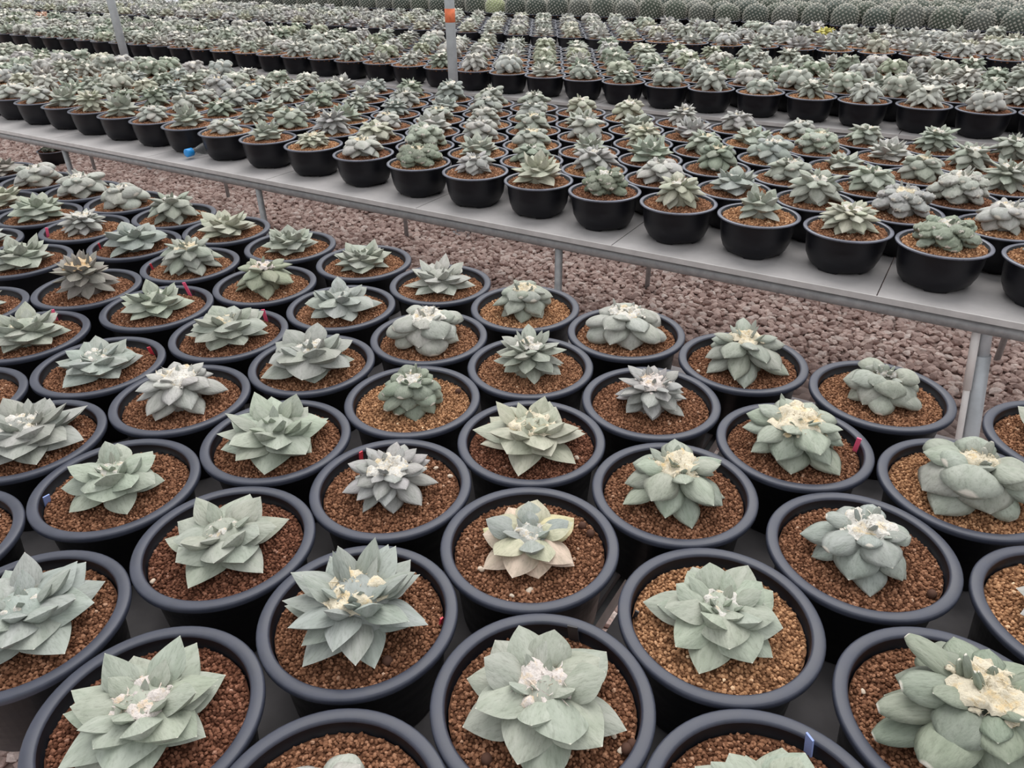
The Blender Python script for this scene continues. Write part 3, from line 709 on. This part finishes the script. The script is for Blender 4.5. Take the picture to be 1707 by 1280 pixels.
for _ in range(400):                       # rims may touch but not overlap
    for i in range(len(PP)):
        d = PP-PP[i]; q = np.hypot(d[:, 0], d[:, 1]); q[i] = 9
        for j in np.where(q < .988)[0]:
            sh_ = d[j]/q[j]*(.99-q[j])*.5*.5; PP[i] -= sh_; PP[j] += sh_
BLOCK1 = [(e[0], float(q[0]), float(q[1]))+tuple(e[3:]) for e, q in zip(BLOCK1, PP)]
for bi, (pid, s, t, style, R, H, phase, ns, tint, wool, wsz, soil, label, ex) in enumerate(BLOCK1):
    if style in 'RF' and pid not in ('R', 'G', 'AI'): ns = tuple(max(2, n-1) for n in ns[:4])+(max(2, ns[4]-1),)
    z0 = zH(H1)
    root = empty('potted_cactus', (s*D, t*D, z0+.0005), face_angle(s, t))
    tag(root, label, 'cactus', 'large potted cacti on the near bench')
    obj('pot', POT1, root)
    zs = (PH1-.068)*D
    so = obj('soil', SOIL1[bi % 3], root, (0, 0, zs), SOILC[soil]); so.rotation_euler = (0, 0, rng.uniform(0, 6.28)); so.scale = (.985, .985, .985); so['kind'] = 'stuff'
    detailed_plant(root, zs+.012*D, style, R, H*(1.12 if style in 'PB' else 1.3), phase, ns, tuple(c*.92 for c in TINT[tint]), WOOLC[wool], wsz, 1000+bi, ex.get('off', (0, 0)), ex.get('wide', 1.0), ex.get('outer'), kind='B' if pid in ('Q', 'K') else None)
    for tg in ex.get('tags', []): add_tag(root, zs, tg[0], tg[1], h=tg[2], w=tg[3])
    for ph, r in ex.get('peb', []):
        a = math.radians(ph); o = obj('clay_pebble', PEB, root, (r*D*math.cos(a), r*D*math.sin(a), zs+.02*D)); o.scale = (.027*D, .025*D, .024*D)
    for ph, r in ex.get('pale', []):
        a = math.radians(ph); q = rng.uniform(.012, .022)*D
        o = obj('pale_stone', PER, root, (r*D*math.cos(a), r*D*math.sin(a), zs+.014*D)); o.scale = (q, q*.8, q*.7); o.rotation_euler = (0, 0, rng.uniform(0, 6))

# ------------------------------------------------------------------ joined plants for the farther benches
def far_plant(style, seed, ns):
    rnd = random.Random(seed); Vs, Fs, Ws, Ms = [], [], [], []; k0 = 0
    H = 1.0
    for m4, k in leaves_of(style, 1, H, rnd.uniform(0, 60), ns, rnd):
        V, Fc, W, _ = rnd.choice(LEAF_LOW[KIND[style]])
        A = np.array(m4); v = V@A[:3, :3].T+A[:3, 3]
        Vs.append(v); Fs += [tuple(i+k0 for i in q) for q in Fc]; Ws.append(W); Ms += [0]*len(Fc); k0 += len(v)
    v, f = wool_geo(seed % 7, 6, True); w = .3
    v = v*np.array([w, w, w*.8])+np.array([0, 0, (RINGS[style][3][3]+.1)*H])
    Vs.append(v); Fs += [tuple(int(i)+k0 for i in q) for q in f]; Ws.append(np.full(len(v), .85)); Ms += [0]*len(f)
    return np.concatenate(Vs), Fs, np.concatenate(Ws)
FAR = {}; FARM = {}
for st_, ns in (('P', (5, 6, 5, 4, 3)), ('B', (5, 5, 5, 4, 3)), ('R', (6, 7, 6, 4, 3)), ('F', (6, 7, 6, 5, 3)), ('S', (7, 8, 7, 5, 3)), ('W', (6, 6, 6, 4, 3))):
    FAR[st_] = [far_plant(st_, 40+i*3+ord(st_), ns) for i in range(3)]
    FARM[st_] = [mesh_of('cactus', V*D, Fc, [MAT['leaf']], attrs={'wool': W}) for V, Fc, W in FAR[st_]]
WORDS = ['first', 'second', 'third', 'fourth', 'fifth', 'sixth', 'seventh', 'eighth', 'ninth', 'tenth', 'eleventh', 'twelfth', 'thirteenth', 'fourteenth', 'fifteenth', 'sixteenth', 'seventeenth', 'eighteenth', 'nineteenth', 'twentieth']
def ordinal(k):
    if k < 20: return WORDS[k]
    tens = ['twenty', 'thirty', 'forty', 'fifty', 'sixty'][(k+1)//10-2]
    return tens[:-1]+'ieth' if (k+1) % 10 == 0 else tens+'-'+WORDS[(k+1) % 10-1]
LOOK = {'W': 'warty cactus', 'P': 'pointed star cactus', 'B': 'broad-leaved cactus', 'R': 'rounded cactus', 'F': 'finger-leaved cactus', 'S': 'dense small-leaved cactus'}
HUE = {'flower': 'yellow', 'rusty': 'rusty', 'g': 'grey-green', 'b': 'blue-grey', 'y': 'yellow-green', 'k': 'dark green', 'w': 'whitish', 'l': 'grey', 'n': 'brownish', 'm': 'green', 'c': 'pale', 'k2': 'deep green', 'l2': 'dull grey', 'w2': 'dusty white', 'g2': 'grey-green', 'y2': 'olive', 'n2': 'brown-grey'}
# style and tint of the front row of the middle bench, from the right photo edge leftwards
FRONT2 = [('R', 'b'), ('W', 'k2'), ('S', 'c'), ('B', 'g'), ('F', 'c'), ('W', 'k'), ('P', 'c'), ('F', 'l'), ('W', 'k'), ('R', 'w'), ('S', 'c'), ('P', 'g'), ('R', 'w'), ('P', 'g'), ('R', 'w'), ('P', 'g'), ('S', 'c'), ('P', 'g'), ('R', 'w'), ('R', 'w')]
rr = random.Random(21)
def visible(s, t, z, top, m=0):
    """does the pot (rim circle) or plant reach into the frame"""
    u, v, zc = proj(s, t, z); w = F_PX*.47/zc
    v2 = proj(s, t, top)[1]
    return zc > 0 and u+w > -m and u-w < 1707+m and v+w*.8 > 0 and v2 < 1280
def rows(t0, n, s_right, step, s_left, dt=.87, jit=.02, ph=0.0):
    for k in range(n):
        s = s_right-(step/2 if k % 2 else 0)+ph
        while s > s_left:
            yield k, s+rr.uniform(-jit, jit), t0+dt*k+rr.uniform(-jit, jit)
            s -= step
used = 0
LIMIT = 300-len(BLOCK1)
stuff = []                                      # (s, t, bench z, style, tint, radius)
STY = ['R', 'R', 'W', 'R', 'F', 'F', 'R', 'P', 'B', 'S']
TNT = ['g', 'g', 'w', 'c', 'b', 'm', 'l', 'k2', 'g', 'w2', 'l2']
count = {}
items = []
F2 = [.93, -.07, -1.02, -2.0, -3.0, -3.98, -5.0, -6.0, -7.03, -8.12, -9.22, -10.27, -11.33, -12.38]
for k, s, t in rows(8.74, 6, .92, 1.0, -31):
    if k: items.append((2, k, s, t, H2))
    else:
        n_ = sum(1 for x in items if x[1] == 0)
        s = F2[n_] if n_ < len(F2) else F2[-1]-1.0*(n_-len(F2)+1)
        items.append((2, 0, s+rr.uniform(-.015, .015), t+max(0, -s-7)*.02, H2))
for k, s, t in rows(15.85, 6, 1.85+.975*4, .975, -62):
    items.append((3, k, s, t, H3))
for k, s, t in rows(22.72, 6, 2.0+.985*4, .985, -56):
    items.append((4, k, s, t, H4))
for k, s, t in rows(8.74, 6, 4.93, 1.0, 1.2):           # the middle bench goes on past the right photo edge
    items.append((2, k, s, t, H2))
for bb in (2, 3, 4):                        # keep neighbouring rims from overlapping
    ix = [i for i, it in enumerate(items) if it[0] == bb]
    Q = np.array([items[i][2:4] for i in ix]); fix = np.array([items[i][1] == 0 and bb == 2 for i in ix])
    for _ in range(60):
        d = Q[None]-Q[:, None]; q = np.hypot(d[..., 0], d[..., 1]); np.fill_diagonal(q, 9)
        push = np.where(q < .957, (.96-q)*.5, 0)/q
        mv = -(push[..., None]*d).sum(1); mv[fix] = 0; Q += mv*.7
    for i, q in zip(ix, Q): items[i] = (*items[i][:2], float(q[0]), float(q[1]), items[i][4])
rank = []
for it in items:
    b_, k, s, t, h = it
    zr = GROUND-h+.45
    vis_ = visible(s, t, zr, zr+.25)
    u, v, zc = proj(s, t, zr)
    # rear rows of a bench hide behind the rows in front of them
    rank.append(((F_PX/zc)*(1-.06*k*(b_ > 2)) if vis_ else 0, it))
order = sorted(range(len(rank)), key=lambda i: -rank[i][0])
single = set(i for i in order[:LIMIT] if rank[i][0] > 0)
BN = {2: 'middle bench', 3: 'bench behind pole', 4: 'far bench'}
RN = ['front row', 'second row', 'third row', 'fourth row', 'fifth row', 'back row']
for i, (sc_, (b_, k, s, t, h)) in enumerate(rank):
    style = rr.choice(STY) if b_ == 2 else (rr.choice(['R', 'R', 'F', 'S', 'P', 'F']) if b_ == 3 else rr.choice(['P', 'B', 'B', 'F', 'R']))
    tn = rr.choice(TNT) if b_ == 2 else rr.choice(['g', 'w', 'w2', 'l2', 'g', 'k2', 'y2', 'w'] if b_ == 3 else ['g', 'c', 'w', 'w', 'w2', 'l'])
    R = rr.uniform(.30, .37) if b_ == 2 else rr.uniform(.31, .38)
    Hh = rr.uniform(.95, 1.3) if style in 'PB' else rr.uniform(1.15, 1.5)
    idx = count.get((b_, k), 0)
    if b_ == 2 and k == 0 and idx < len(FRONT2): style, tn = FRONT2[idx]
    if sc_ > 0: count[(b_, k)] = idx+1
    u_, v_, _ = proj(s, t, GROUND-h+.55)
    if b_ == 4 and abs(u_-1378) < 11 and abs(v_-50) < 4.5: tn = 'flower'
    if b_ == 3 and abs(u_-80) < 12 and abs(v_-28) < 6: tn = 'rusty'
    if i not in single:
        stuff.append((s, t, h, style, tn, R, Hh)); continue
    z0 = zH(h)
    root = empty('potted_cactus', (s*D, t*D, z0+.0005), face_angle(s, t)+rr.uniform(-.5, .5))
    tag(root, '%s %s in pot, %s of %s, %s from right' % (HUE[tn], LOOK[style], RN[k], BN[b_], ordinal(idx)), 'cactus', 'potted cacti on the '+BN[b_])
    px_w = F_PX/proj(s, t, GROUND-h)[2]
    obj('pot', POT2 if px_w > 70 else POT3, root)
    zs = (PH2-.04)*D
    so = obj('soil', rr.choice(SOIL2) if px_w > 70 else SOIL3, root, (0, 0, zs), SOILC['m' if rr.random() < .6 else rr.choice('dl')]); so['kind'] = 'stuff'
    if b_ == 2 and px_w > 74:
        detailed_plant(root, zs+.012*D, style, R, Hh, rr.uniform(0, 60), tuple(max(2, n-(1 if j == 0 else 0)) for j, n in enumerate(DEF_N[style])), TINT[tn], WOOLC[rr.choice('wwcw')], rr.uniform(.22, .36), 5000+i)
    else:
        o = obj('cactus', rr.choice(FARM[style]), root, (0, 0, zs+.01*D), jig(TINT[tn], rr)); o.scale = (R, R, R*Hh); o.rotation_euler = (0, 0, rr.uniform(0, 6.28))
# everything beyond the 300 that show largest: one joined object
def build_stuff():
    pv, pf = lathe([(.30, .0), (.33, .0), (.385, .08), (.435, .25), (.455, .445), (.5, .458), (.492, .475), (.455, .47), (.447, .42), (.02, .43)], 16)
    pv = np.array(pv)*.945; pf = np.array(pf); pf = np.concatenate([pf[:, [0, 1, 2]], pf[:, [0, 2, 3]]])
    nrow = 16; fi = np.tile(np.repeat(np.arange(9), nrow), 2)
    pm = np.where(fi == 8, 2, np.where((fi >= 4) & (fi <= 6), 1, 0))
    tri = {}
    for st_, lst in FAR.items():
        tri[st_] = []
        for V, Fc, W in lst:
            T = np.array([(q[0], q[j], q[j+1]) for q in Fc for j in range(1, len(q)-1)]); tri[st_].append((V, T, W))
    Vs, Fs, Ms, Tn, Wl = [], [], [], [], []; k0 = 0
    for s, t, h, style, tn, R, Hh in stuff:
        zb_ = GROUND-h+.002
        Vs.append(pv+np.array([s, t, zb_])); Fs.append(pf+k0); Ms.append(pm); Tn.append(np.full((len(pv), 3), .1)); Wl.append(np.full(len(pv), 0)); k0 += len(pv)
        V, T, W = rr.choice(tri[style]); a = rr.uniform(0, 6.28); c_, s_ = math.cos(a), math.sin(a)
        v = V*np.array([R, R, R*Hh]); v = np.stack([v[:, 0]*c_-v[:, 1]*s_, v[:, 0]*s_+v[:, 1]*c_, v[:, 2]], 1)+np.array([s, t, zb_+PH2-.035])
        Vs.append(v); Fs.append(T+k0); Ms.append(np.full(len(T), 3)); Tn.append(np.tile(np.array(jig(TINT[tn], rr)), (len(v), 1))); Wl.append(W); k0 += len(v)
    me = mesh_of('potted_cacti', np.concatenate(Vs)*D, np.concatenate(Fs), [MAT['pot'], MAT['rim2'], MAT['far_soil'], MAT['leaf_far']], np.concatenate(Ms), True, {'tint': np.concatenate(Tn), 'wool': np.concatenate(Wl).astype(np.float32)})
    return me
MAT['far_soil'] = simple('clay_granules_far', SOILC['m'], .9, .15, 0, .5, 260, .3)
so = obj('potted_cacti', build_stuff()); tag(so, 'hundreds of small grey-green potted cacti filling the distant benches', 'cactus', kind='stuff')

# ------------------------------------------------------------------ white-spined globe cacti on the rearmost bench
def globe_geo(seed, n=150):
    r = np.random.default_rng(seed); Vs, Fs, Sp = [], [], []; k0 = 0
    bv, bf = lathe([(.40, 0), (.47, .15), (.48, .35), (.42, .55), (.28, .70), (.02, .76)], 18)
    Vs.append(np.array(bv)); Fs += [tuple(q) for q in bf]; Sp.append(np.zeros(len(bv))); k0 = len(bv)
    for i in range(n):
        f = (i+.5)/n; a = i*2.39996
        # arc position from crown to base
        if f < .45:
            th = math.acos(1-f/.45); rr_ = .47*math.sin(th); z = .36+.40*math.cos(th); nz = math.cos(th); nr = math.sin(th)
        else:
            rr_ = .475-.05*((f-.45)/.55)**2; z = .36*(1-(f-.45)/.55); nz = 0; nr = 1
        nn = np.array([nr*math.cos(a), nr*math.sin(a), nz+.15]); nn /= np.linalg.norm(nn)
        c = np.array([rr_*math.cos(a), rr_*math.sin(a), z])
        u = np.array([-math.sin(a), math.cos(a), 0]); w = np.cross(nn, u); q = .055+.012*r.random()
        v = [c+u*q, c+w*q, c-u*q, c-w*q, c+nn*.075]
        Vs.append(np.array(v)); Fs += [(k0, k0+1, k0+4), (k0+1, k0+2, k0+4), (k0+2, k0+3, k0+4), (k0+3, k0, k0+4)]; Sp.append(np.array([0, 0, 0, 0, 1.])); k0 += 5
    return np.concatenate(Vs), Fs, np.concatenate(Sp)
GLOBE = []
for sd in range(3):
    V, Fc, W = globe_geo(sd)
    GLOBE.append(mesh_of('cactus', V*D, Fc, [MAT['leaf']], attrs={'wool': W*.75}))
FLOW = {}
def flower_mesh(m_):
    parts = []
    for i in range(9):
        a = 2*math.pi*i/9; c, s_ = math.cos(a), math.sin(a)
        parts.append(([(0, 0, 0), (c*.09-s_*.035, s_*.09+c*.035, .05), (c*.15, s_*.15, .09), (c*.09+s_*.035, s_*.09-c*.035, .05)], [(0, 1, 2, 3)]))
    return mesh_of('flower', np.array(join(parts)[0])*D, join(parts)[1], [m_])
for k in ('petal_pink', 'petal_yellow', 'petal_cream'): FLOW[k] = flower_mesh(MAT[k])
def globes(t0, n, s_right, s_left, bench_name, prefix, flowers):
    cnt = {}
    for k, s, t in rows(t0, n, s_right, 1.0, s_left, .9):
        zr = GROUND-H5+.45
        if not visible(s, t, zr, zr+.5): continue
        if proj(s, t, zr+.55)[1] < -2 and proj(s, t, zr)[1] < 0: continue
        idx = cnt.get(k, 0); cnt[k] = idx+1
        root = empty('potted_globe_cactus', (s*D, t*D, zH(H5)+.0005), rr.uniform(0, 6.28))
        tag(root, '%s globe cactus, %s of %s, %s from right' % (prefix, RN[k], bench_name, ordinal(idx)), 'cactus', 'globe cacti on the '+bench_name)
        obj('pot', POT3, root)
        zs = (PH2-.06)*D
        o_ = obj('soil', SOIL3, root, (0, 0, zs), SOILC['m']); o_['kind'] = 'stuff'
        c = rr.choice([(.085, .105, .08), (.10, .12, .10), (.12, .13, .115), (.08, .10, .085)])
        if flowers and rr.random() < .7: c = rr.choice([(.36, .30, .26), (.30, .27, .23), (.22, .24, .2)])
        u = proj(s, t, zr)[0]
        if not flowers and k == 0 and 795 < u < 835: c = (.40, .45, .25)
        o = obj('cactus', rr.choice(GLOBE), root, (0, 0, zs), c); q = rr.uniform(.80, .87); o.scale = (q, q, q*rr.uniform(.9, 1.15))
        if flowers and rr.random() < .8 or (k == 0 and not flowers and rr.random() < .05):
            fl = FLOW[rr.choice(['petal_pink', 'petal_cream', 'petal_cream'])] if flowers else FLOW['petal_yellow']
            for j in range(rr.randint(2, 5)):
                a = rr.uniform(0, 6.28); r_ = rr.uniform(.05, .25)*D
                f_ = obj('flower', fl, root, (r_*math.cos(a), r_*math.sin(a), zs+.72*D)); f_.rotation_euler = (0, 0, a)
globes(29.55, 6, 2.0, -40, 'rearmost bench', 'white-spined', False)
globes(36.3, 6, 2.5, -26, 'last flowering bench', 'pale flowering', True)

# ------------------------------------------------------------------ small things
# clear bottle with blue cap lying between the front pots of the middle bench
bs, bt = -11.86, 8.40
ang = math.radians(88)
bo = empty('water_bottle', (bs*D, bt*D, zH(H2)+.111*D), ang); tag(bo, 'clear plastic bottle with blue cap lying between pots', 'bottle')
prof = [(.02, .0), (.055, .0), (.055, .12), (.06, .13), (.10, .27), (.11, .36), (.103, .40), (.11, .44), (.11, .86), (.09, .90), (.02, .9)]
V, Fc = lathe(prof, 24); V = np.array(V)*D; V = np.stack([V[:, 2], V[:, 0], V[:, 1]], 1)
obj('bottle_body', mesh_of('bottle_body', V, Fc, [MAT['clear']]), bo)
V, Fc = lathe([(.005, -.10), (.06, -.10), (.07, -.09), (.07, .03), (.058, .03)], 24); V = np.array(V)*D; V = np.stack([V[:, 2], V[:, 0], V[:, 1]], 1)
obj('cap', mesh_of('cap', V, Fc, [MAT['cap']]), bo)
# stray pot on the ground beneath the middle bench
gs_, gt_ = -25.9, 13.25
root = empty('ground_pot', (gs_*D, gt_*D, .012), 0); tag(root, 'black pot with dark plant standing on the gravel under the middle bench', 'cactus')
obj('pot', POT2, root)
o_ = obj('soil', SOIL2[0], root, (0, 0, (PH2-.04)*D), SOILC['k']); o_['kind'] = 'stuff'
o = obj('cactus', FARM['R'][0], root, (0, 0, (PH2-.03)*D), (.10, .115, .085)); o.scale = (.34, .34, .26)
